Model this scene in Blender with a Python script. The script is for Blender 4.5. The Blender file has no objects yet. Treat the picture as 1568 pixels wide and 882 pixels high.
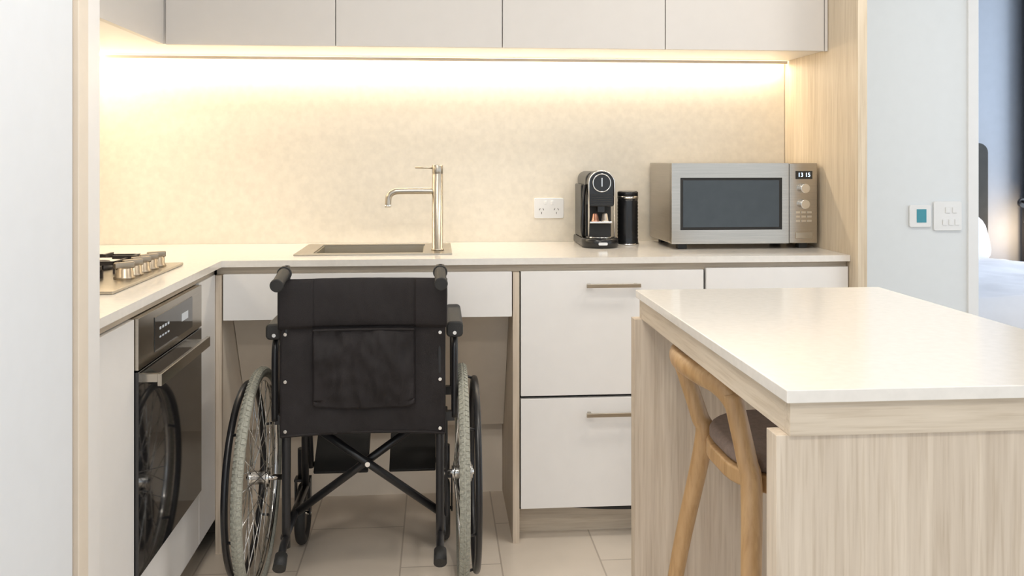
import bpy, bmesh, math, random
from mathutils import Vector, Matrix, noise
random.seed(4)
S=bpy.context.scene
S.view_settings.view_transform='Standard'
S.view_settings.look='None'
S.view_settings.exposure=0.0
COL=S.collection

# ---------------------------------------------------------------- materials
def nm(name):
    m=bpy.data.materials.new(name); m.use_nodes=True
    nt=m.node_tree; b=nt.nodes['Principled BSDF']
    return m,nt,b
def mat(name,c,rough=.5,metal=0,var=.03,scale=20,bump=0,bscale=200,coat=0,stretch=None,spec=None,emis=None,es=0):
    m,nt,b=nm(name)
    tc=nt.nodes.new('ShaderNodeTexCoord'); mp=nt.nodes.new('ShaderNodeMapping')
    nt.links.new(tc.outputs['Object'],mp.inputs[0])
    if stretch: mp.inputs['Scale'].default_value=stretch
    n=nt.nodes.new('ShaderNodeTexNoise'); n.inputs['Scale'].default_value=scale; n.inputs['Detail'].default_value=4
    nt.links.new(mp.outputs[0],n.inputs['Vector'])
    r=nt.nodes.new('ShaderNodeValToRGB')
    r.color_ramp.elements[0].position=.3; r.color_ramp.elements[1].position=.7
    r.color_ramp.elements[0].color=(*[max(0,x*(1-var)) for x in c],1)
    r.color_ramp.elements[1].color=(*[min(1,x*(1+var)) for x in c],1)
    nt.links.new(n.outputs['Fac'],r.inputs[0]); nt.links.new(r.outputs[0],b.inputs['Base Color'])
    b.inputs['Roughness'].default_value=rough; b.inputs['Metallic'].default_value=metal
    if coat: b.inputs['Coat Weight'].default_value=coat; b.inputs['Coat Roughness'].default_value=.05
    if spec is not None: b.inputs['Specular IOR Level'].default_value=spec
    if bump:
        n2=nt.nodes.new('ShaderNodeTexNoise'); n2.inputs['Scale'].default_value=bscale
        nt.links.new(mp.outputs[0],n2.inputs['Vector'])
        bp=nt.nodes.new('ShaderNodeBump'); bp.inputs['Strength'].default_value=bump; bp.inputs['Distance'].default_value=.002
        nt.links.new(n2.outputs['Fac'],bp.inputs['Height']); nt.links.new(bp.outputs[0],b.inputs['Normal'])
    if emis: b.inputs['Emission Color'].default_value=(*emis,1); b.inputs['Emission Strength'].default_value=es
    return m
def woodmat(name,c1,c2,stretch,scale=6,rough=.5):
    m,nt,b=nm(name)
    tc=nt.nodes.new('ShaderNodeTexCoord'); mp=nt.nodes.new('ShaderNodeMapping'); mp.inputs['Scale'].default_value=stretch
    nt.links.new(tc.outputs['Object'],mp.inputs[0])
    n=nt.nodes.new('ShaderNodeTexNoise'); n.inputs['Scale'].default_value=scale; n.inputs['Detail'].default_value=6; n.inputs['Roughness'].default_value=.6; n.inputs['Distortion'].default_value=.3
    nt.links.new(mp.outputs[0],n.inputs['Vector'])
    r=nt.nodes.new('ShaderNodeValToRGB'); r.color_ramp.elements[0].position=.30; r.color_ramp.elements[1].position=.66
    r.color_ramp.elements[0].color=(*c1,1); r.color_ramp.elements[1].color=(*c2,1)
    nt.links.new(n.outputs['Fac'],r.inputs[0])
    n3=nt.nodes.new('ShaderNodeTexNoise'); n3.inputs['Scale'].default_value=scale*4; n3.inputs['Detail'].default_value=3
    nt.links.new(mp.outputs[0],n3.inputs['Vector'])
    r3=nt.nodes.new('ShaderNodeValToRGB'); r3.color_ramp.elements[0].position=.34; r3.color_ramp.elements[1].position=.50
    r3.color_ramp.elements[0].color=(.90,.88,.85,1); r3.color_ramp.elements[1].color=(1,1,1,1)
    nt.links.new(n3.outputs['Fac'],r3.inputs[0])
    mx=nt.nodes.new('ShaderNodeMixRGB'); mx.blend_type='MULTIPLY'; mx.inputs[0].default_value=1
    nt.links.new(r.outputs[0],mx.inputs[1]); nt.links.new(r3.outputs[0],mx.inputs[2]); nt.links.new(mx.outputs[0],b.inputs['Base Color'])
    b.inputs['Roughness'].default_value=rough
    return m
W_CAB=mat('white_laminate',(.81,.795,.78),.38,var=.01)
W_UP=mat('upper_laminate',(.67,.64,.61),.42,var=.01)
W_WALL=mat('wall_paint',(.76,.80,.83),.7,var=.01)
W_WALLL=mat('tall_unit_paint',(.72,.75,.79),.6,var=.01)
CREAM=mat('cream_edge',(.74,.66,.56),.5,var=.02)
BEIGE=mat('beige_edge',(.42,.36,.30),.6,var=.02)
CEIL=mat('ceiling_paint',(.85,.85,.84),.8,var=.01)
STONE=mat('counter_stone',(.78,.745,.695),.15,var=.03,scale=60)
SPLASH=mat('splashback_stone',(.80,.745,.645),.35,var=.045,scale=45)
TIMB=woodmat('timber_vertical',(.53,.44,.345),(.68,.585,.475),(9,9,.32))
TIMBW=woodmat('timber_warm',(.58,.48,.35),(.72,.62,.48),(9,9,.32))
TIMBH=woodmat('timber_horizontal',(.53,.445,.345),(.67,.58,.465),(.4,9,10))
TIMBY=woodmat('timber_horizontal_y',(.53,.445,.345),(.67,.58,.465),(9,.4,10))
OAK=woodmat('oak_stool',(.42,.25,.11),(.57,.37,.19),(8,8,1.0),5,.4)
STEEL=mat('brushed_steel',(.47,.43,.375),.22,1,var=.06,scale=8,stretch=(1,1,60))
SINKS=mat('sink_steel',(.50,.46,.38),.42,1,var=.06,scale=8)
STEELB=mat('champagne_steel',(.50,.455,.385),.3,1,var=.04)
KNOBM=mat('bronze_knob',(.38,.32,.245),.35,1,var=.04)
CHROME=mat('chrome',(.75,.74,.72),.12,1,var=.01)
SPOKE=mat('spoke_metal',(.72,.72,.70),.25,1,var=.01)
GLASS=mat('black_glass',(.012,.012,.014),.04,0,var=.1,coat=.6)
MWGLASS=mat('microwave_glass',(.03,.038,.042),.08,0,var=.1,spec=.6)
DARK=mat('dark_gap',(.02,.02,.02),.7)
BLACKP=mat('black_plastic',(.012,.012,.013),.25,var=.1)
BLACKM=mat('black_frame_paint',(.014,.014,.016),.3,var=.1)
RUBBER=mat('black_rubber',(.02,.02,.02),.6,bump=.3,bscale=400)
NYLON=mat('black_nylon',(.012,.009,.010),.6,var=.2,scale=9,bump=.6,bscale=900,spec=.4)
TYRE=mat('grey_tyre',(.34,.34,.29),.7,var=.20,scale=160,bump=.9,bscale=300)
IRON=mat('cast_iron',(.025,.02,.018),.5)
PLW=mat('white_plastic',(.82,.83,.84),.35,var=.01)
TAUPE=mat('taupe_fabric',(.22,.165,.14),.85,var=.12,scale=90,bump=.4,bscale=700)
LCD=mat('lcd_teal',(.04,.22,.28),.2,emis=(.05,.4,.5),es=.15)
DIGIT=mat('display_digits',(.6,.8,1),.3,emis=(.6,.8,1),es=2.5)
PLANTW=mat('niche_panel',(.86,.77,.655),.55,var=.02)
BEDW=mat('bed_linen',(.78,.80,.86),.9,var=.04,scale=6,bump=.4,bscale=12)
HEADB=mat('headboard_fabric',(.05,.052,.05),.9,var=.1)
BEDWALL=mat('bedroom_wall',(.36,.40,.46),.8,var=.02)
CURT=mat('curtain_fabric',(.012,.014,.018),.9)
FRAMEM=mat('added_frame_paint',(.05,.05,.055),.5)
POD1=mat('capsule_copper',(.55,.28,.2),.3,.8)
POD2=mat('capsule_silver',(.6,.55,.5),.3,.8)
LEDM=mat('led_diffuser',(1,.9,.7),.5,emis=(1,.84,.64),es=8)
LAMPG=mat('lamp_glow',(1,.7,.4),.5,emis=(1,.6,.25),es=8)
# floor tile
m,nt,b=nm('floor_tile'); FLOORM=m
tc=nt.nodes.new('ShaderNodeTexCoord'); sp=nt.nodes.new('ShaderNodeSeparateXYZ'); cb=nt.nodes.new('ShaderNodeCombineXYZ')
nt.links.new(tc.outputs['Object'],sp.inputs[0])
ax=nt.nodes.new('ShaderNodeMath'); ax.operation='ADD'; ax.inputs[1].default_value=3.0-.19
ay=nt.nodes.new('ShaderNodeMath'); ay.operation='ADD'; ay.inputs[1].default_value=6.0-2.7
nt.links.new(sp.outputs['X'],ax.inputs[0]); nt.links.new(sp.outputs['Y'],ay.inputs[0])
nt.links.new(ay.outputs[0],cb.inputs[0]); nt.links.new(ax.outputs[0],cb.inputs[1])
br=nt.nodes.new('ShaderNodeTexBrick'); br.inputs['Scale'].default_value=1; br.inputs['Brick Width'].default_value=.6; br.inputs['Row Height'].default_value=.3
br.inputs['Mortar Size'].default_value=.0025; br.inputs['Mortar Smooth'].default_value=.1
br.inputs['Color1'].default_value=(.78,.685,.575,1); br.inputs['Color2'].default_value=(.82,.725,.615,1); br.inputs['Mortar'].default_value=(.53,.45,.37,1)
nt.links.new(cb.outputs[0],br.inputs['Vector'])
nz=nt.nodes.new('ShaderNodeTexNoise'); nz.inputs['Scale'].default_value=5; nz.inputs['Detail'].default_value=8
nt.links.new(tc.outputs['Object'],nz.inputs['Vector'])
mx=nt.nodes.new('ShaderNodeMixRGB'); mx.blend_type='MULTIPLY'; mx.inputs[0].default_value=.25
nt.links.new(br.outputs['Color'],mx.inputs[1]); nt.links.new(nz.outputs['Fac'],mx.inputs[2]); nt.links.new(mx.outputs[0],b.inputs['Base Color'])
b.inputs['Roughness'].default_value=.3

# ---------------------------------------------------------------- mesh helpers
def link(ob,parent=None):
    COL.objects.link(ob)
    if parent is not None:
        ob.parent=parent; ob.matrix_parent_inverse=Matrix.Translation(-Vector(parent.location))
    return ob
def empty(name,loc=(0,0,0)):
    e=bpy.data.objects.new(name,None); e.location=loc; e.empty_display_size=.1; COL.objects.link(e); return e
def fin(name,bm,m,parent=None,bevel=0,smooth=False,seg=2):
    bmesh.ops.recalc_face_normals(bm,faces=bm.faces)
    me=bpy.data.meshes.new(name); bm.to_mesh(me); bm.free()
    me.materials.append(m)
    ob=bpy.data.objects.new(name,me); link(ob,parent)
    if smooth:
        for p in me.polygons: p.use_smooth=True
    if bevel:
        mo=ob.modifiers.new('bev','BEVEL'); mo.width=bevel; mo.segments=seg; mo.limit_method='ANGLE'; mo.angle_limit=math.radians(40)
        for p in me.polygons: p.use_smooth=True
        wn=ob.modifiers.new('wn','WEIGHTED_NORMAL')
    return ob
def bmbox(bm,x0,x1,y0,y1,z0,z1):
    vs=[bm.verts.new((x,y,z)) for x in(x0,x1) for y in(y0,y1) for z in(z0,z1)]
    for f in((0,1,3,2),(4,6,7,5),(0,4,5,1),(2,3,7,6),(0,2,6,4),(1,5,7,3)): bm.faces.new([vs[i] for i in f])
def box(name,x0,x1,y0,y1,z0,z1,m,parent=None,bevel=0,seg=2):
    bm=bmesh.new(); bmbox(bm,x0,x1,y0,y1,z0,z1); return fin(name,bm,m,parent,bevel,seg=seg)
def boxes(name,lst,m,parent=None,bevel=0):
    bm=bmesh.new()
    for l in lst: bmbox(bm,*l)
    return fin(name,bm,m,parent,bevel)
def frame_at(d):
    d=d.normalized(); u=Vector((0,0,1)) if abs(d.z)<.9 else Vector((1,0,0))
    a=d.cross(u).normalized(); return a,d.cross(a).normalized()
def bmtube(bm,pts,rs,n=14,cap=True,closed=False):
    pts=[Vector(p) for p in pts]; N=len(pts)
    if not isinstance(rs,(list,tuple)): rs=[rs]*N
    rings=[]; a=None
    for i,p in enumerate(pts):
        if closed: d=pts[(i+1)%N]-pts[i-1]
        else: d=pts[min(i+1,N-1)]-pts[max(i-1,0)]
        d.normalize()
        if a is None: a,_=frame_at(d)
        a=(a-d*a.dot(d)).normalized(); b_=d.cross(a)
        r=rs[i]; ra,rb=(r if isinstance(r,(list,tuple)) else (r,r))
        rings.append([bm.verts.new(p+a*ra*math.cos(t)+b_*rb*math.sin(t)) for t in [2*math.pi*k/n for k in range(n)]])
    for i in range(N if closed else N-1):
        A=rings[i];B=rings[(i+1)%N]
        for k in range(n): bm.faces.new((A[k],A[(k+1)%n],B[(k+1)%n],B[k]))
    if cap and not closed: bm.faces.new(rings[0][::-1]); bm.faces.new(rings[-1])
def cr(pts,sub=8):
    P=[Vector(p) for p in pts]; out=[]
    for i in range(len(P)-1):
        p0=P[max(i-1,0)];p1=P[i];p2=P[i+1];p3=P[min(i+2,len(P)-1)]
        for s in range(sub):
            t=s/sub; out.append(.5*((2*p1)+(p2-p0)*t+(2*p0-5*p1+4*p2-p3)*t*t+(3*p1-p0-3*p2+p3)*t**3))
    out.append(P[-1]); return out
def lerp_r(rs,sub=8):
    out=[]
    for i in range(len(rs)-1):
        for s in range(sub): t=s/sub; out.append(rs[i]*(1-t)+rs[i+1]*t)
    out.append(rs[-1]); return out
def tube(name,pts,r,m,parent=None,smooth_path=True,n=14,sub=8):
    bm=bmesh.new()
    if isinstance(r,(list,tuple)): r=lerp_r(r,sub) if smooth_path else r
    bmtube(bm,cr(pts,sub) if smooth_path else pts,r,n)
    ob=fin(name,bm,m,parent)
    for p in ob.data.polygons: p.use_smooth=len(p.vertices)==4
    return ob
def cyl(name,p0,p1,r,m,parent=None,bevel=0,n=32):
    bm=bmesh.new(); bmtube(bm,[p0,p1],r,n)
    ob=fin(name,bm,m,parent,bevel)
    for p in ob.data.polygons: p.use_smooth=len(p.vertices)==4
    return ob
def torus(name,c,axis,R,r,m,parent=None,n=72,k=12):
    c=Vector(c); ax=Vector(axis).normalized(); a,b_=frame_at(ax)
    bm=bmesh.new(); bmtube(bm,[c+a*R*math.cos(2*math.pi*i/n)+b_*R*math.sin(2*math.pi*i/n) for i in range(n)],r,k,closed=True)
    return fin(name,bm,m,parent,smooth=True)
def lathe(name,c,prof,m,parent=None,n=40):
    bm=bmesh.new(); rings=[]
    for r,z in prof: rings.append([bm.verts.new((c[0]+r*math.cos(2*math.pi*k/n),c[1]+r*math.sin(2*math.pi*k/n),c[2]+z)) for k in range(n)])
    for A,B in zip(rings,rings[1:]):
        for k in range(n): bm.faces.new((A[k],A[(k+1)%n],B[(k+1)%n],B[k]))
    bm.faces.new(rings[0]); bm.faces.new(rings[-1])
    ob=fin(name,bm,m,parent)
    for p in ob.data.polygons: p.use_smooth=len(p.vertices)==4
    return ob
def prism(name,poly,axis,a0,a1,m,parent=None,bevel=0,seg=2):
    bm=bmesh.new()
    def mk(p,a): return {'x':(a,p[0],p[1]),'y':(p[0],a,p[1]),'z':(p[0],p[1],a)}[axis]
    A=[bm.verts.new(mk(p,a0)) for p in poly]; B=[bm.verts.new(mk(p,a1)) for p in poly]
    bm.faces.new(A); bm.faces.new(B[::-1])
    for i in range(len(poly)): j=(i+1)%len(poly); bm.faces.new((A[i],A[j],B[j],B[i]))
    return fin(name,bm,m,parent,bevel,seg=seg)
def rrect(x0,x1,z0,z1,r,n=6):
    out=[]
    rr=r if isinstance(r,(list,tuple)) else [r]*4
    for (cx,cz,a,q) in((x1,z1,0,rr[0]),(x0,z1,90,rr[1]),(x0,z0,180,rr[2]),(x1,z0,270,rr[3])):
        sx=-1 if cx==x1 else 1; sz=-1 if cz==z1 else 1
        for i in range(n+1):
            t=math.radians(a+90*i/n); out.append((cx+sx*q+q*math.cos(t),cz+sz*q+q*math.sin(t)))
    return out

XL=-1.24; XR=1.335; YW=3.40; YT=1.82
# ---------------------------------------------------------------- room shell
box('floor',-2.2,4.8,-2.7,6.0,-.05,0,FLOORM)
box('ceiling',-2.2,4.8,-2.7,6.0,2.5,2.56,CEIL)
boxes('wall_back',[(XL-.1,2.076,YW,YW+.10,0,2.5),(2.076,3.1,YW,YW+.10,2.15,2.5),(3.1,4.6,YW,YW+.10,0,2.5)],W_WALL)
box('wall_left',XL-.1,XL,.4,YW,0,2.5,W_WALL)
boxes('trim_door',[(2.076,2.119,YW-.012,YW+.112,0,2.15),(3.06,3.1,YW-.012,YW+.112,0,2.15),(2.076,3.1,YW-.012,YW+.112,2.15,2.19)],PLW,bevel=.002)
box('backsplash_panel',XL+.004,XR-.002,YW-.012,YW-.001,.9,1.60,SPLASH)
box('backsplash_panel_side',XL+.001,XL+.012,YT+.003,YW-.013,.9,1.60,SPLASH)
# unseen facade of open frames behind the viewer, added to give reflections structure
box('added_wall_front',-2.2,-1.5,-2.7,-2.6,0,2.5,W_WALL)
fr=[(-1.5,4.8,-2.68,-2.62,0,.08),(-1.5,4.8,-2.68,-2.62,2.42,2.5)]
for x in (-1.5,-.25,1.0,2.25,3.5,4.74): fr.append((x,x+.06,-2.68,-2.62,.08,2.42))
boxes('reflection_facade',fr,FRAMEM)
# bedroom
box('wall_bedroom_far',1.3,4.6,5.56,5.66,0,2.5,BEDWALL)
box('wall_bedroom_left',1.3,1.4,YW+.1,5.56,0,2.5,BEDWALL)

# ---------------------------------------------------------------- tall unit at left
tu=empty('tall_pantry_cabinet',(-.94,1.2,0))
box('carcass',XL+.002,-.669,.7,YT-.001,0,2.49,W_WALLL,tu)
box('end_panel',-.668,-.655,1.747,YT-.001,0,2.49,W_CAB,tu,.001)
box('edge_strip',-.668,-.649,1.700,1.746,0,2.49,CREAM,tu,.002)
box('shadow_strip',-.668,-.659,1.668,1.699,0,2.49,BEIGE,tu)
box('door',-.668,-.646,.72,1.666,.02,2.47,W_WALLL,tu,.003)

# ---------------------------------------------------------------- upper cabinets
uc=empty('upper_cabinets',(.2,3.2,1.6))
ZB=1.586
box('carcass',XL+.015,XR-.002,3.02,YW-.014,ZB,2.45,W_CAB,uc)
box('carcass_left',XL+.015,-.90,YT+.005,3.02,ZB,2.45,W_CAB,uc)
se=[-.876,-.333,.215,.767,1.322]
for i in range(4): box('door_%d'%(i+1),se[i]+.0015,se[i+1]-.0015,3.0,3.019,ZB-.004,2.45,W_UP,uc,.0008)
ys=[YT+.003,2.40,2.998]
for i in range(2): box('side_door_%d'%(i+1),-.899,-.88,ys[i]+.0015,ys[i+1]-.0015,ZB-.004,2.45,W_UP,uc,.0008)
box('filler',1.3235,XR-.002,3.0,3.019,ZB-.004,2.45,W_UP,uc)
# led strips
ls=empty('led_strip_light',(0,3.36,1.57))
box('profile_channel',XL+.02,XR-.004,3.350,3.352,ZB-.012,ZB-.0005,CREAM,ls)
box('diffuser',XL+.02,XR-.004,3.353,3.375,ZB-.006,ZB-.001,LEDM,ls)
box('diffuser_side',XL+.03,XL+.052,1.84,3.34,ZB-.006,ZB-.001,LEDM,ls)
def area(name,loc,rot,sx,sy,e,c,parent=None):
    l=bpy.data.lights.new(name,'AREA'); l.shape='RECTANGLE'; l.size=sx; l.size_y=sy; l.energy=e; l.color=c
    o=bpy.data.objects.new(name,l); o.location=loc; o.rotation_euler=rot; COL.objects.link(o)
    if parent: o.parent=parent; o.matrix_parent_inverse=Matrix.Translation(-Vector(parent.location))
    return o
area('led_emitter',(.045,3.364,ZB-.009),(math.radians(-8),0,0),2.5,.02,7.2,(1,.865,.67),ls)
area('led_emitter_side',(XL+.045,2.6,ZB-.009),(0,math.radians(8),0),.02,1.45,2.2,(1,.865,.67),ls)

# right tall timber panel
box('timber_end_panel',XR,XR+.031,2.78,YW-.001,0,2.49,TIMBW,bevel=.001)

# ---------------------------------------------------------------- countertop
ct=empty('kitchen_countertop',(0,3,.88))
bx0,bx1,by0,by1=-.405,-.045,2.99,3.27
Yf=2.832
boxes('slab',[(XL+.013,bx0,Yf,YW-.013,.88,.9),(bx1,XR-.001,Yf,YW-.013,.88,.9),(bx0,bx1,Yf,by0,.88,.9),(bx0,bx1,by1,YW-.013,.88,.9),
              (XL+.013,-.66,YT+.001,Yf,.88,.9)],STONE,ct)
box('rail_back',-.68,XR-.001,2.862,2.875,.855,.8795,TIMBH,ct)
box('rail_left',-.70,-.688,YT+.001,2.862,.855,.8795,TIMBY,ct)

# ---------------------------------------------------------------- base cabinets
bc=empty('base_cabinets',(.8,3.1,0))
box('carcass_right',.259,XR-.002,2.862,3.38,.10,.854,DARK,bc)
box('side_panel',.2365,.2575,2.84,3.38,0,.8545,TIMB,bc,.0008)
box('drawer_front_upper',.262,.851,2.84,2.861,.463,.857,W_CAB,bc,.0012)
box('drawer_front_lower',.262,.851,2.84,2.861,.107,.4535,W_CAB,bc,.0012)
box('cabinet_front_right',.859,XR-.004,2.84,2.861,.107,.862,W_CAB,bc,.0012)
box('kick_board',.258,XR-.002,2.925,2.94,0,.0995,TIMBH,bc)
prism('dishwasher_bottom_arc',[( .40+.45*i/16,.106-.014*math.sin(math.pi*i/16)) for i in range(17)],'y',2.850,2.924,DARK,bc)  # curved dark arc at the dishwasher bottom
for z in(.8127,.406):
    t='upper' if z>.6 else 'lower'
    box('handle_bar_'+t,.467,.640,2.806,2.814,z-.006,z+.006,STEELB,bc,.001)
    boxes('handle_posts_'+t,[(.474,.484,2.814,2.84,z-.004,z+.004),(.623,.633,2.814,2.84,z-.004,z+.004)],STEELB,bc)
# sink front & knee space
box('sink_apron_front',-.657,.2335,2.84,2.861,.715,.857,W_CAB,bc,.0012)
box('niche_soffit',-.66,.236,2.862,3.00,.716,.73,PLANTW,bc)
prism('sloped_niche_panel',[(2.98,.716),(3.235,.262),(3.29,.256),(3.29,.0),(3.31,.0),(3.31,.275),(3.25,.275),(2.995,.716)],'x',-.659,.2355,PLANTW,bc)
# left run
lx=-.68
box('niche_side',-.68,-.661,2.862,3.38,0,.8545,PLANTW,bc)
box('corner_post',-.68,-.661,2.84,2.861,0,.8545,TIMB,bc)
box('carcass_left',XL+.014,-.702,YT+.001,2.10,.10,.8545,DARK,bc)
box('carcass_left_far',XL+.014,-.702,2.665,2.86,.10,.8545,DARK,bc)
box('panel_left_near',-.701,lx,YT+.001,2.095,.107,.852,W_CAB,bc,.0012)
box('panel_left_far',-.701,lx,2.652,2.838,.107,.857,W_CAB,bc,.0012)
box('panel_under_oven',-.701,lx,2.098,2.649,.107,.258,W_CAB,bc,.0012)
box('kick_left',-.76,-.745,YT+.001,2.862,0,.0995,TIMBY,bc)

# ---------------------------------------------------------------- oven
ov=empty('wall_oven',(-.9,2.37,.27))
y0,y1=2.100,2.647
box('oven_body',-1.19,-.70,y0+.01,y1-.01,.262,.85,DARK,ov)
box('control_fascia',-.70,-.672,y0,y1,.735,.853,STEEL,ov,.001)
box('display_glass',-.672,-.6705,2.215,2.545,.752,.835,GLASS,ov)
boxes('display_segments',[(-.6706,-.6698,2.25+.022*i,2.262+.022*i,.80,.806) for i in range(4)]+[(-.6706,-.6698,2.25+.022*i,2.262+.022*i,.78,.784) for i in range(4)]+[(-.6706,-.6698,2.44,2.50,.785,.805)],mat('display_dim',(.4,.4,.4),.4,emis=(.6,.7,.8),es=.25),ov)
box('door_glass',-.70,-.672,y0,y1,.265,.731,GLASS,ov,.0015)
box('handle_bar',-.634,-.624,2.11,2.55,.697,.725,STEEL,ov,.0015)
boxes('handle_mounts',[(-.672,-.634,2.13,2.145,.702,.72),(-.672,-.634,2.515,2.53,.702,.72)],STEEL,ov)

# ---------------------------------------------------------------- cooktop
ck=empty('gas_cooktop',(-.97,2.43,.9))
box('steel_plate',-1.19,-.745,2.15,2.73,.9005,.908,STEELB,ck,.002)
for i in range(5):
    y=2.375+.066*i; x=-.795
    lathe('knob_%d'%(i+1),(x,y,.908),[(.026,0),(.026,.005),(.0225,.007),(.0215,.026),(.017,.029)],KNOBM,ck,28)
    bm=bmesh.new(); bmbox(bm,-.025,.025,-.008,.008,0,.016)
    ob=fin('knob_fin_%d'%(i+1),bm,KNOBM,ck,.003)
    a=math.radians(35)
    for v in ob.data.vertices:
        X,Y=v.co.x,v.co.y; v.co=Vector((x+X*math.cos(a)-Y*math.sin(a),y+X*math.sin(a)+Y*math.cos(a),.934+v.co.z))
k=0
for (x,y,R) in((-.93,2.29,.045),(-.93,2.58,.036),(-1.10,2.30,.036),(-1.10,2.58,.045)):
    k+=1
    lathe('burner_%d'%k,(x,y,.908),[(R,0),(R,.008),(R*.8,.010),(R*.8,.020),(R*.7,.023)],IRON,ck)
    bars=[]
    L=.10
    for s in(-1,1):
        bars+=[(x+s*L*.35 if s>0 else x-L,x+L if s>0 else x-L*.35,y-.004,y+.004,.936,.945),(x-.004,x+.004,y+s*L*.35 if s>0 else y-L,y+L if s>0 else y-L*.35,.936,.945)]
    bars+=[(x-L,x-L+.008,y-L,y+L,.930,.940),(x+L-.030,x+L-.022,y-L,y+L,.930,.940),(x-L,x+L-.022,y-L,y-L+.008,.93,.94),(x-L,x+L-.022,y+L-.008,y+L,.93,.94)]
    for fx in(x-L,x+L-.030):
        for fy in(y-L,y+L-.008): bars.append((fx,fx+.008,fy,fy+.008,.908,.932))
    boxes('grate_%d'%k,bars,IRON,ck)

# ---------------------------------------------------------------- sink & faucet
sk=empty('kitchen_sink',(-.2,3.13,.9))
boxes('flange',[(-.462,bx0,2.952,3.312,.9005,.9045),(bx1,.047,2.952,3.312,.9005,.9045),(bx0,bx1,2.952,by0,.9005,.9045),(bx0,bx1,by1,3.312,.9005,.9045)],STEELB,sk)
boxes('basin',[(bx0,bx0+.004,by0,by1,.75,.9),(bx1-.004,bx1,by0,by1,.75,.9),(bx0,bx1,by0,by0+.004,.75,.9),(bx0,bx1,by1-.004,by1,.75,.9),(bx0,bx1,by0,by1,.746,.75)],SINKS,sk)
lathe('drain',(-.225,3.13,.75),[(.035,0),(.035,.003),(.02,.003),(.02,.001)],CHROME,sk)
fc=empty('kitchen_faucet',(0,3.06,.9))
fx,fy=.0,3.06
lathe('body',(fx,fy,.905),[(.0215,0),(.0215,.004),(.0185,.005),(.0185,.255),(.0178,.2565),(.0178,.258),(.0185,.2595),(.0185,.285),(.0175,.2865)],STEELB,fc)
tube('spout',[(fx-.01,fy,1.104),(fx-.12,fy,1.104),(fx-.148,fy,1.100),(fx-.163,fy,1.085),(fx-.166,fy,1.055)],.0105,STEELB,fc,n=20)
cyl('spout_tip',(fx-.166,fy,1.058),(fx-.166,fy,1.05),.0115,CHROME,fc)
cyl('lever',(fx-.01,fy,1.181),(fx-.075,fy,1.183),.0032,STEELB,fc)

# ---------------------------------------------------------------- outlet
po=empty('power_outlet',(.418,3.38,1.026))
yo=YW-.012
prism('plate',rrect(.362,.474,.988,1.064,.006),'y',yo-.008,yo,PLW,po,.0015)
for cx in(.39,.446):
    def slot(x,z,a,l=.008,w=.002):
        c,s=math.cos(a),math.sin(a); return [(x+c*u-s*v,z+s*u+c*v) for u,v in((-l/2,-w/2),(l/2,-w/2),(l/2,w/2),(-l/2,w/2))]
    n_='a' if cx<.4 else 'b'
    prism('slot_left_'+n_,slot(cx-.007,1.022,math.radians(60)),'y',yo-.0084,yo-.004,DARK,po)
    prism('slot_right_'+n_,slot(cx+.007,1.022,math.radians(-60)),'y',yo-.0084,yo-.004,DARK,po)
    prism('slot_earth_'+n_,slot(cx,1.008,math.radians(90)),'y',yo-.0084,yo-.004,DARK,po)
    box('rocker_'+n_,cx+(.010 if cx<.4 else -.020),cx+(.020 if cx<.4 else -.010),yo-.0105,yo-.008,1.040,1.054,PLW,po,.001)

# ---------------------------------------------------------------- espresso machine
em=empty('espresso_machine',(.57,3.22,.9))
cx=.572; yb=3.375; yf=3.105
prism('body',rrect(cx-.046,cx+.046,.915,1.166,[.028,.028,.006,.006]),'y',3.19,yb,BLACKP,em,.004)
prism('head',rrect(cx-.044,cx+.044,1.045,1.170,[.040,.040,.008,.008],10),'y',3.125,3.20,BLACKP,em,.004)
pa=[(cx-.045,3.124,.935),(cx-.045,3.124,1.125)]+[(cx-.045*math.cos(t),3.124,1.128+.042*math.sin(t)) for t in [math.pi*i/14 for i in range(1,14)]]+[(cx+.045,3.124,1.125),(cx+.045,3.124,.935)]
tube('chrome_arch',pa,.0022,CHROME,em,smooth_path=False)
torus('dial_ring',(cx,3.121,1.128),(0,1,0),.031,.0022,CHROME,em,48)
cyl('dial_face',(cx,3.125,1.128),(cx,3.119,1.128),.029,BLACKP,em,.001)
box('lever_slot',cx-.002,cx+.002,3.117,3.119,1.115,1.145,CHROME,em,.0008)
boxes('front_ribs',[(cx-.038,cx+.038,3.121,3.126,1.052+.008*i,1.056+.008*i) for i in range(5)],RUBBER,em)
box('column_back',cx-.040,cx+.040,3.17,3.192,.92,1.05,DARK,em)
lathe('base',(cx,3.165,.9005),[(.060,0),(.066,.004),(.066,.028),(.060,.034)],BLACKP,em)
box('base_foot',cx-.062,cx+.062,3.165,yb,.9005,.93,BLACKP,em,.006)
lathe('drip_grid',(cx,3.165,.935),[(.05,0),(.05,.003)],CHROME,em)
prism('base_badge',rrect(cx-.016,cx+.016,.912,.922,.004),'y',3.096,3.1,CHROME,em)
box('capsule_shelf',cx-.040,cx+.040,3.135,3.17,.985,.992,CHROME,em,.002)
for i,(dx,mm) in enumerate(((-.018,POD1),(.016,POD2))):
    lathe('capsule_%d'%(i+1),(cx+dx,3.15,.992),[(.015,0),(.015,.003),(.013,.004),(.009,.026),(.004,.029)],mm,em,24)
prism('spout_nozzle',rrect(cx-.012,cx+.012,1.025,1.048,.003),'y',3.135,3.16,BLACKP,em)
tube('side_lever',[(cx-.05,3.2,.93),(cx-.062,3.17,.96),(cx-.058,3.17,1.06),(cx-.048,3.19,1.12)],.006,BLACKP,em)
box('water_tank',cx-.058,cx-.046,3.22,3.36,.93,1.12,BLACKP,em,.004)

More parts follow.
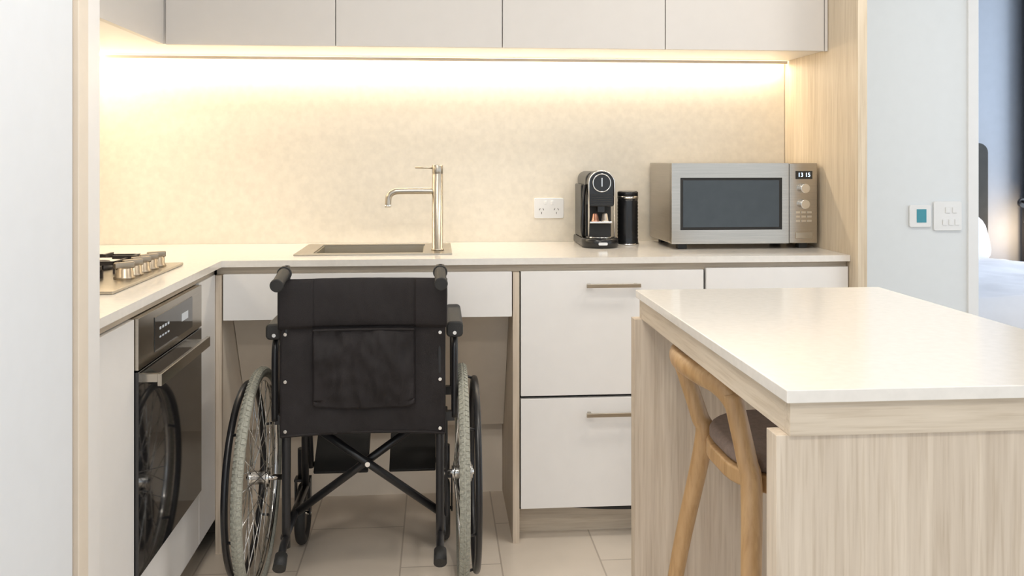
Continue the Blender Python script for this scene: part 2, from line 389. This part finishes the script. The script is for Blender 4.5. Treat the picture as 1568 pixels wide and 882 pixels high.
mf=empty('milk_frother',(.69,3.24,.9))
fxx,fyy=.690,3.245
lathe('body',(fxx,fyy,.9005),[(.038,0),(.039,.004),(.0375,.012)]+sum([[(.0375,.02+.012*i),(.0362,.026+.012*i)] for i in range(12)],[])+[(.037,.168)],BLACKP,mf)
lathe('chrome_collar',(fxx,fyy,1.068),[(.0385,0),(.0385,.008)],CHROME,mf)
lathe('lid',(fxx,fyy,1.076),[(.0375,0),(.0375,.015),(.033,.019)],BLACKP,mf)
lathe('base_ring',(fxx,fyy,.9003),[(.041,0),(.041,.006)],CHROME,mf)

# ---------------------------------------------------------------- microwave
mw=empty('microwave_oven',(1.06,3.2,.9))
mx0,mx1,my0,my1,mz0,mz1=.802,1.318,3.05,3.372,.919,1.197
box('casing',mx0,mx1,my0+.02,my1,mz0,mz1,STEEL,mw,.003)
dx=1.218
boxes('door_frame',[(mx0,dx-.002,my0,my0+.0195,mz0,.967),(mx0,dx-.002,my0,my0+.0195,1.147,mz1),(mx0,.832,my0,my0+.0195,.967,1.147),(dx-.026,dx-.002,my0,my0+.0195,.967,1.147)],STEEL,mw)
box('door_window',.832,dx-.026,my0+.003,my0+.0195,.967,1.147,DARK,mw)
box('window_inner',.842,dx-.036,my0+.0015,my0+.0029,.976,1.138,MWGLASS,mw)
box('control_panel',dx,mx1,my0,my0+.0195,mz0,mz1,STEEL,mw,.002)
box('display',1.240,1.300,my0-.0015,my0,1.142,1.170,GLASS,mw)
for i,z in enumerate((1.110,1.055)):
    cyl('knob_%d'%(i+1),(1.268,my0,z),(1.268,my0-.020,z),.0165,CHROME,mw,.002)
boxes('buttons',[(1.240+.021*i,1.255+.021*i,my0-.002,my0,z,z+.007) for i in range(3) for z in(1.023,1.008,.993)],CHROME,mw)
box('open_button',1.240,1.300,my0-.004,my0,.935,.957,STEELB,mw,.002)
boxes('feet',[(x,x+.03,y,y+.03,.9005,.919) for x in(.83,1.26) for y in(3.07,3.32)],RUBBER,mw)
def text(name,s,loc,size,mm,parent,rot=(math.pi/2,0,0),ext=.0004):
    c=bpy.data.curves.new(name,'FONT'); c.body=s; c.size=size; c.extrude=ext; c.align_x='CENTER'; c.align_y='CENTER'
    o=bpy.data.objects.new(name,c); o.location=loc; o.rotation_euler=rot; c.materials.append(mm); link(o,parent); return o
text('clock_digits','13 15',(1.270,my0-.0022,1.156),.020,DIGIT,mw)

# ---------------------------------------------------------------- thermostat / switch
th=empty('thermostat',(1.88,3.39,.987))
def XZplate(e,x0,x1,z0,z1,nme='plate'): prism(nme,rrect(x0,x1,z0,z1,.008),'y',YW-.010,YW-.0005,PLW,e,.0015)
XZplate(th,1.837,1.9255,.945,1.031)
box('screen',1.866,1.905,YW-.0115,YW-.010,.963,1.015,LCD,th)
sw=empty('light_switch',(1.99,3.39,.987))
XZplate(sw,1.936,2.051,.931,1.045)
boxes('rockers',[(a+.071,b_+.071,YW-.0135,YW-.010,c,d) for a,b_,c,d in((1.912,1.93,1.0,1.022),(1.94,1.958,1.0,1.022),(1.90,1.918,.952,.974),(1.925,1.943,.952,.974),(1.95,1.968,.952,.974))],PLW,sw,.001)

# ---------------------------------------------------------------- bed
bd=empty('bed',(2.6,4.5,0))
box('base',1.75,3.38,3.75,5.42,.05,.36,HEADB,bd,.02)
box('mattress',1.74,3.40,3.72,5.42,.36,.54,BEDW,bd,.05,5)
bm=bmesh.new(); NX,NY=60,50; g=[]
for j in range(NY+1):
    row=[]
    for i in range(NX+1):
        u=i/NX; v=j/NY; x=1.66+1.81*u; y=3.66+1.50*v
        ed=min(u*1.81,(1-u)*1.81,v*1.5)
        z=.618-.26*max(0,1-ed/.07)**2+.018*noise.noise(Vector((x*3,y*3,0)))+.006*noise.noise(Vector((x*9,y*9,2)))
        row.append(bm.verts.new((x,y,z)))
    g.append(row)
for j in range(NY):
    for i in range(NX): bm.faces.new((g[j][i],g[j][i+1],g[j+1][i+1],g[j+1][i]))
ob=fin('duvet',bm,BEDW,bd,smooth=True); so=ob.modifiers.new('s','SOLIDIFY'); so.thickness=.03; so.offset=-1
boxes('legs',[(x,x+.05,y,y+.05,0,.06) for x in(1.8,3.28) for y in(3.8,5.3)],HEADB,bd)
prism('headboard',rrect(1.7,3.475,.0,1.31,[.06,.06,.01,.01]),'y',5.45,5.54,HEADB,bd,.01)
for i,(px,ry) in enumerate(((2.15,.0),(3.0,.0))):
    bm=bmesh.new(); bmesh.ops.create_uvsphere(bm,u_segments=32,v_segments=16,radius=1)
    for v in bm.verts:
        x,y,z=v.co; sx=math.copysign(abs(x)**.55,x); sz=math.copysign(abs(z)**.55,z)
        v.co=Vector((px+sx*.36,5.28+y*.10+ .07*(sz),.73+sz*.17))
    fin('pillow_%d'%(i+1),bm,BEDW,bd,smooth=True)
bt=empty('bedside_table',(3.6,5.3,0))
box('cabinet',3.50,3.85,5.05,5.42,.08,.50,TIMB,bt,.004)
box('plinth',3.52,3.83,5.07,5.40,0,.08,DARK,bt)
wl=empty('wall_lamp',(3.72,5.4,.95))
cyl('backplate',(3.70,5.46,.93),(3.70,5.44,.93),.03,BLACKM,wl)
tube('arm',[(3.70,5.45,.93),(3.70,5.42,.94),(3.70,5.36,.90)],.008,BLACKM,wl)
lathe('shade',(3.70,5.36,.81),[(.045,0),(.03,.09)],BLACKM,wl)
lathe('bulb',(3.70,5.36,.795),[(.025,0),(.03,.01),(.025,.02)],LAMPG,wl)
pl=bpy.data.lights.new('lamp_light','POINT'); pl.energy=4; pl.color=(1,.70,.42); pl.shadow_soft_size=.03
po_=bpy.data.objects.new('lamp_light',pl); po_.location=(3.66,5.34,.75); link(po_,wl)
bm=bmesh.new(); N=60; r0=[];r1=[]
for i in range(N):
    x=3.72+.85*i/N; y=5.49+.02*math.sin(i*1.1)
    r0.append(bm.verts.new((x,y,.02))); r1.append(bm.verts.new((x,y,2.48)))
for i in range(N-1): bm.faces.new((r0[i],r0[i+1],r1[i+1],r1[i]))
cu=fin('curtain',bm,CURT,smooth=True)

# ---------------------------------------------------------------- island
ki=empty('kitchen_island',(.77,1.65,0))
box('stone_top',.472,1.075,1.190,2.130,.882,.9,STONE,ki,.0015)
boxes('apron_timber',[(.480,1.065,1.199,1.22,.835,.8815),(.480,1.065,2.10,2.122,.835,.8815),(1.045,1.065,1.22,2.10,.835,.8815)],TIMBH,ki)
box('apron_side',.480,.500,1.2202,2.0998,.835,.8815,TIMBY,ki)
box('end_panel_near',.463,1.075,1.205,1.243,0,.8345,TIMB,ki,.001)
box('end_panel_far',.463,1.075,2.100,2.138,0,.8345,TIMB,ki,.001)

# ---------------------------------------------------------------- stool
st=empty('bar_stool',(.72,1.76,0))
tube('leg_back_far',[(.49,2.01,0),(.535,1.965,.34),(.575,1.92,.60),(.565,1.92,.66),(.525,1.935,.785)],[.014,.018,.020,.019,.017],OAK,st,n=18)
tube('leg_back_near',[(.53,1.50,0),(.552,1.56,.34),(.572,1.61,.60),(.568,1.625,.66),(.548,1.648,.775)],[.014,.018,.020,.019,.018],OAK,st,n=18)
tube('leg_front_far',[(.96,1.98,0),(.91,1.93,.60)],[.014,.02],OAK,st,False,n=18)
tube('leg_front_near',[(.96,1.53,0),(.91,1.60,.60)],[.014,.02],OAK,st,False,n=18)
rail=[(.64,1.985,.780),(.575,1.975,.788),(.525,1.935,.796),(.499,1.86,.80),(.494,1.79,.80),(.504,1.72,.797),(.526,1.675,.788),(.545,1.648,.765),(.556,1.636,.73),(.562,1.63,.69)]
bm=bmesh.new(); P=cr(rail,8); n=20; rings=[]
for i,p in enumerate(P):
    d=(P[min(i+1,len(P)-1)]-P[max(i-1,0)]).normalized()
    side=Vector((d.y,-d.x,0)).normalized(); up=side.cross(d).normalized()
    t=i/(len(P)-1); w=math.sin(math.pi*t)**.5 if 0<t<1 else 0
    ra=.009+.006*w; rb=.012+.009*w
    rings.append([bm.verts.new(p+side*ra*math.cos(a)+up*rb*math.sin(a)) for a in [2*math.pi*k/n for k in range(n)]])
for A,B in zip(rings,rings[1:]):
    for k in range(n): bm.faces.new((A[k],A[(k+1)%n],B[(k+1)%n],B[k]))
bm.faces.new(rings[0]); bm.faces.new(rings[-1])
fin('back_rail',bm,OAK,st,smooth=True)
seatp=rrect(.555,.945,1.585,1.955,[.12,.14,.14,.12],8)
prism('seat_frame',seatp,'z',.595,.628,OAK,st,.006)
prism('seat_cushion',[((x-.75)*.97+.75,(y-1.77)*.97+1.77) for x,y in seatp],'z',.6285,.662,TAUPE,st,.014,4)
tube('stretcher_front',[(.94,1.95,.24),(.94,1.57,.24)],.010,OAK,st,False)
tube('stretcher_side_far',[(.53,1.97,.20),(.93,1.955,.20)],.010,OAK,st,False)
tube('stretcher_side_near',[(.546,1.53,.20),(.93,1.55,.20)],.010,OAK,st,False)

# ---------------------------------------------------------------- wheelchair
wc=empty('wheelchair',(-.21,2.62,0))
AY,AZ=2.62,.307
def wheel(tag,X,sgn):
    torus('tyre_'+tag,(X,AY,AZ),(1,0,0),.292,.0145,TYRE,wc,96,14)
    bm=bmesh.new()
    for i in range(120):
        t=2*math.pi*i/120
        for q in(-.55,.55):
            rr=.292+.0145*math.cos(q); xx=X+.0145*math.sin(q); tt=t+(.012 if q>0 else -.012)
            c=Vector((xx,AY+rr*math.cos(tt),AZ+rr*math.sin(tt)))
            rad=Vector((0,math.cos(tt),math.sin(tt))); nn=(rad*math.cos(q)+Vector((math.sin(q),0,0))).normalized()
            tg=Vector((0,-math.sin(tt),math.cos(tt))); sd=nn.cross(tg)
            vs=[bm.verts.new(c+tg*a*.0045+sd*b*.0055+nn*h) for h in(-.001,.0012) for a,b in((-1,-1),(1,-1),(1,1),(-1,1))]
            bm.faces.new(vs[4:]); 
            for k in range(4): bm.faces.new((vs[k],vs[(k+1)%4],vs[4+(k+1)%4],vs[4+k]))
    fin('tread_'+tag,bm,TYRE,wc)
    torus('rim_'+tag,(X,AY,AZ),(1,0,0),.275,.0085,CHROME,wc,96,10)
    torus('hand_rim_'+tag,(X+sgn*.037,AY,AZ),(1,0,0),.262,.0095,BLACKM,wc,96,12)
    bm=bmesh.new()
    for i in range(6):
        t=math.pi/3*i+.3; c,s=math.cos(t),math.sin(t)
        bmtube(bm,[(X+sgn*.004,AY+.272*c,AZ+.272*s),(X+sgn*.035,AY+.262*c,AZ+.262*s)],.004,8)
    fin('rim_brackets_'+tag,bm,BLACKM,wc,smooth=True)
    bm=bmesh.new(); ns=36
    for i in range(ns):
        t=2*math.pi*i/ns; hs=(1 if i%2 else -1); t2=t+(.9 if (i//2)%2 else -.9)
        bmtube(bm,[(X+hs*.024,AY+.022*math.cos(t2),AZ+.022*math.sin(t2)),(X,AY+.272*math.cos(t),AZ+.272*math.sin(t))],.0013,6)
    fin('spokes_'+tag,bm,SPOKE,wc,smooth=True)
    cyl('hub_'+tag,(X-.030,AY,AZ),(X+.030,AY,AZ),.019,CHROME,wc,.002)
    cyl('hub_flange_in_'+tag,(X-.026,AY,AZ),(X-.022,AY,AZ),.027,CHROME,wc)
    cyl('hub_flange_out_'+tag,(X+.022,AY,AZ),(X+.026,AY,AZ),.027,CHROME,wc)
    cyl('axle_'+tag,(X-sgn*.075,AY,AZ),(X+sgn*.034,AY,AZ),.008,CHROME,wc)
wheel('left',-.506,-1); wheel('right',.071,1)
PX={'left':-.407,'right':.007}
for tag,x in PX.items():
    s=-1 if tag=='left' else 1
    tube('back_post_'+tag,[(x,2.48,.165),(x,2.48,.86),(x,2.475,.895),(x,2.455,.908),(x,2.42,.905)],.0115,BLACKM,wc,n=16)
    tube('push_grip_'+tag,[(x,2.468,.908),(x,2.43,.905),(x+s*.002,2.35,.890)],[.0155,.0155,.0155],RUBBER,wc,n=18)
    cyl('grip_flange_'+tag,(x,2.455,.907),(x,2.447,.9065),.0195,RUBBER,wc,.002)
    cyl('grip_end_'+tag,(x+s*.002,2.352,.8905),(x+s*.002,2.342,.889),.0175,RUBBER,wc,.003)
    xs=x+s*.004
    tube('seat_rail_'+tag,[(xs,2.48,.488),(xs,2.90,.488)],.0115,BLACKM,wc,False)
    tube('lower_rail_'+tag,[(xs,2.48,.19),(xs,2.90,.19)],.0115,BLACKM,wc,False)
    tube('front_post_'+tag,[(xs,2.86,.53),(xs,2.86,.19)],.0115,BLACKM,wc,False)
    tube('hanger_'+tag,[(xs,2.80,.53),(xs,2.87,.52),(xs,2.91,.44),(xs,2.97,.27),(xs,2.985,.21)],.0105,BLACKM,wc)
    tube('tipping_lever_'+tag,[(x,2.48,.19),(x,2.43,.185),(x,2.385,.165)],.0105,BLACKM,wc)
    tube('tipping_tip_'+tag,[(x,2.405,.176),(x,2.37,.156)],[.0165,.0175],RUBBER,wc,False)
    box('axle_plate_'+tag,xs-.004+s*.014,xs+.004+s*.014,AY-.03,AY+.03,.19,.49,BLACKM,wc,.002)
    ax_=x+s*.034 if tag=='left' else x+.040
    tube('arm_frame_'+tag,[(ax_,2.505,.50),(ax_,2.505,.66),(ax_,2.52,.71),(ax_,2.56,.728),(ax_,2.72,.728),(ax_,2.77,.70),(ax_,2.785,.62),(ax_,2.785,.50)],.0095,BLACKM,wc)
    box('skirt_guard_'+tag,ax_-.002,ax_+.002,2.52,2.77,.50,.69,BLACKM,wc)
    prism('arm_pad_'+tag,rrect(ax_-.023,ax_+.023,.722,.766,.012),'y',2.49,2.79,RUBBER,wc,.006,3)
    cyl('arm_screw_'+tag,(ax_,2.492,.735),(ax_,2.486,.735),.005,CHROME,wc)
    boxes('arm_socket_'+tag,[(min(x,ax_),max(x,ax_),2.50,2.52,.49,.515),(min(x,ax_),max(x,ax_),2.775,2.795,.49,.515)],BLACKM,wc)
    cxx=xs-s*.006+ s*.018
    torus('caster_tyre_'+tag,(cxx,2.90,.095),(1,0,0),.078,.0165,RUBBER,wc,48,12)
    cyl('caster_disc_'+tag,(cxx-.008,2.90,.095),(cxx+.008,2.90,.095),.068,BLACKP,wc,.003)
    cyl('caster_axle_'+tag,(cxx-.026,2.90,.095),(cxx+.026,2.90,.095),.006,CHROME,wc)
    boxes('caster_fork_'+tag,[(cxx-.025,cxx-.020,2.885,2.915,.09,.205),(cxx+.020,cxx+.025,2.885,2.915,.09,.205),(cxx-.025,cxx+.025,2.875,2.915,.200,.208)],BLACKM,wc,.001)
    cyl('caster_stem_'+tag,(cxx,2.895,.20),(cxx,2.895,.30),.016,BLACKM,wc)
    for i,z in enumerate((.742,.615,.482)):
        cyl('back_screw_%s_%d'%(tag,i+1),(x+ (.001 if s<0 else -.001),2.469,z),(x,2.4595,z),.005,CHROME,wc,.001,16)
    f0,f1=(-.395,-.222) if s<0 else (-.155,-.006)
    bm=bmesh.new(); bmbox(bm,f0,f1,-.075,.075,-.006,.006)
    ob=fin('footplate_'+tag,bm,RUBBER,wc,.004)
    for v in ob.data.vertices:
        y,z=v.co.y,v.co.z; a=math.radians(38)
        v.co.y=2.985+y*math.cos(a)-z*math.sin(a); v.co.z=.255+y*math.sin(a)+z*math.cos(a)
    tube('footplate_arm_'+tag,[(xs,2.985,.215),((f0+f1)/2,2.985,.25)],.008,BLACKM,wc,False)
xa,xb=PX['left'],PX['right']
tube('cross_brace_1',[(xa,2.655,.19),(xb,2.655,.485)],.0115,BLACKM,wc,False)
tube('cross_brace_2',[(xb,2.628,.19),(xa,2.628,.485)],.0115,BLACKM,wc,False)
cyl('brace_pivot',(-.2,2.612,.3375),(-.2,2.67,.3375),.007,CHROME,wc)
def patch(name,x0,x1,z0,z1,fn,m,parent,th,nx=24,nz=18,bev=True):
    bm=bmesh.new(); g=[[bm.verts.new(fn(x0+(x1-x0)*i/nx,z0+(z1-z0)*j/nz,i/nx,j/nz)) for i in range(nx+1)] for j in range(nz+1)]
    for j in range(nz):
        for i in range(nx): bm.faces.new((g[j][i],g[j][i+1],g[j+1][i+1],g[j+1][i]))
    ob=fin(name,bm,m,parent,smooth=True)
    so=ob.modifiers.new('sol','SOLIDIFY'); so.thickness=th; so.offset=0
    return ob
patch('seat_sling',xa,xb,2.52,2.88,lambda x,z,u,v:(x,z,.500-.035*math.sin(math.pi*u)),NYLON,wc,.006)
def sag(u): return math.sin(math.pi*min(max(u,0),1))**.8 if 0<u<1 else 0
def wr(x,z,a=.004): return a*noise.noise(Vector((x*9,0,z*7)))+a*.6*noise.noise(Vector((x*25,3,z*14)))+a*.3*noise.noise(Vector((x*60,7,z*30)))
patch('back_sling',xa-.014,xb+.014,.466,.80,lambda x,z,u,v:(x,2.4655+.028*sag(u)+wr(x,z,.006),z),NYLON,wc,.005,60,50)
patch('back_top_band',xa-.018,xb+.018,.760,.888,lambda x,z,u,v:(x,2.458+.026*sag(u)+wr(x,z,.004)+.006*(2*v-1)**4,z),NYLON,wc,.010,60,30)
for i,(x0,x1) in enumerate(((xa-.018,-.333),(-.062,xb+.018))):
    patch('band_sleeve_%d'%(i+1),x0,x1,.757,.889,lambda x,z,u,v:(x,2.4525+.026*sag((x-xa+.018)/(xb-xa+.036))+.006*(2*v-1)**4,z),NYLON,wc,.006,14,14)
PO=lambda x,z,u,v:(x,2.458+.026*sag((x-xa+.014)/(xb-xa+.028))+wr(x,z,.014)-.010*math.sin(math.pi*u)**.5*(1-abs(2*v-1)**3),z+ (.012*(abs(2*u-1)**6) if v<.1 else 0))
patch('back_pocket',-.335,-.062,.535,.752,PO,NYLON,wc,.004,50,40)
tube('pocket_hem',[(x,2.452+.026*sag((x-xa+.014)/(xb-xa+.028)),.750) for x in [-.335+.273*i/8 for i in range(9)]],.003,NYLON,wc)
tube('back_hem_lower',[(x,2.463+.028*sag((x-xa+.014)/(xb-xa+.028)),.468) for x in [xa-.012+(xb-xa+.024)*i/10 for i in range(11)]],.004,NYLON,wc)

# ---------------------------------------------------------------- lighting
w=bpy.data.worlds.new('World'); S.world=w; w.use_nodes=True
bg=w.node_tree.nodes['Background']; bg.inputs[0].default_value=(.84,.92,1.0,1); bg.inputs[1].default_value=1.45
for i,(x,y,e) in enumerate(((-.3,1.3,14),(.9,2.1,8),(.1,-.2,20),(1.8,2.1,9))):  # unseen ceiling lamps, added; the rearmost is set back to brighten the niche
    dl=empty('added_downlight',(x,y,2.49)) 
    lathe('added_trim_ring',(x,y,2.485),[(.055,0),(.055,.012)],PLW,dl)
    l=bpy.data.lights.new('added_light','AREA'); l.shape='DISK'; l.size=.35; l.energy=e; l.color=(1,.93,.84)
    o=bpy.data.objects.new('added_downlight_lamp',l); o.location=(x,y,2.475); link(o,dl)
area('bedroom_fill_light',(4.4,4.4,1.5),(0,math.radians(90),0),1.6,1.6,30,(.80,.88,1))  # added area light standing in for bedroom daylight; no window is modelled

# ---------------------------------------------------------------- camera
cam=bpy.data.cameras.new('Camera'); co=bpy.data.objects.new('Camera',cam); COL.objects.link(co)
co.location=(0,0,1.215); co.rotation_euler=(math.radians(90),0,-math.atan(114/1384))
cam.sensor_width=36; cam.lens=36*1384/1568; cam.shift_y=-199/1568; cam.clip_start=.05
S.camera=co
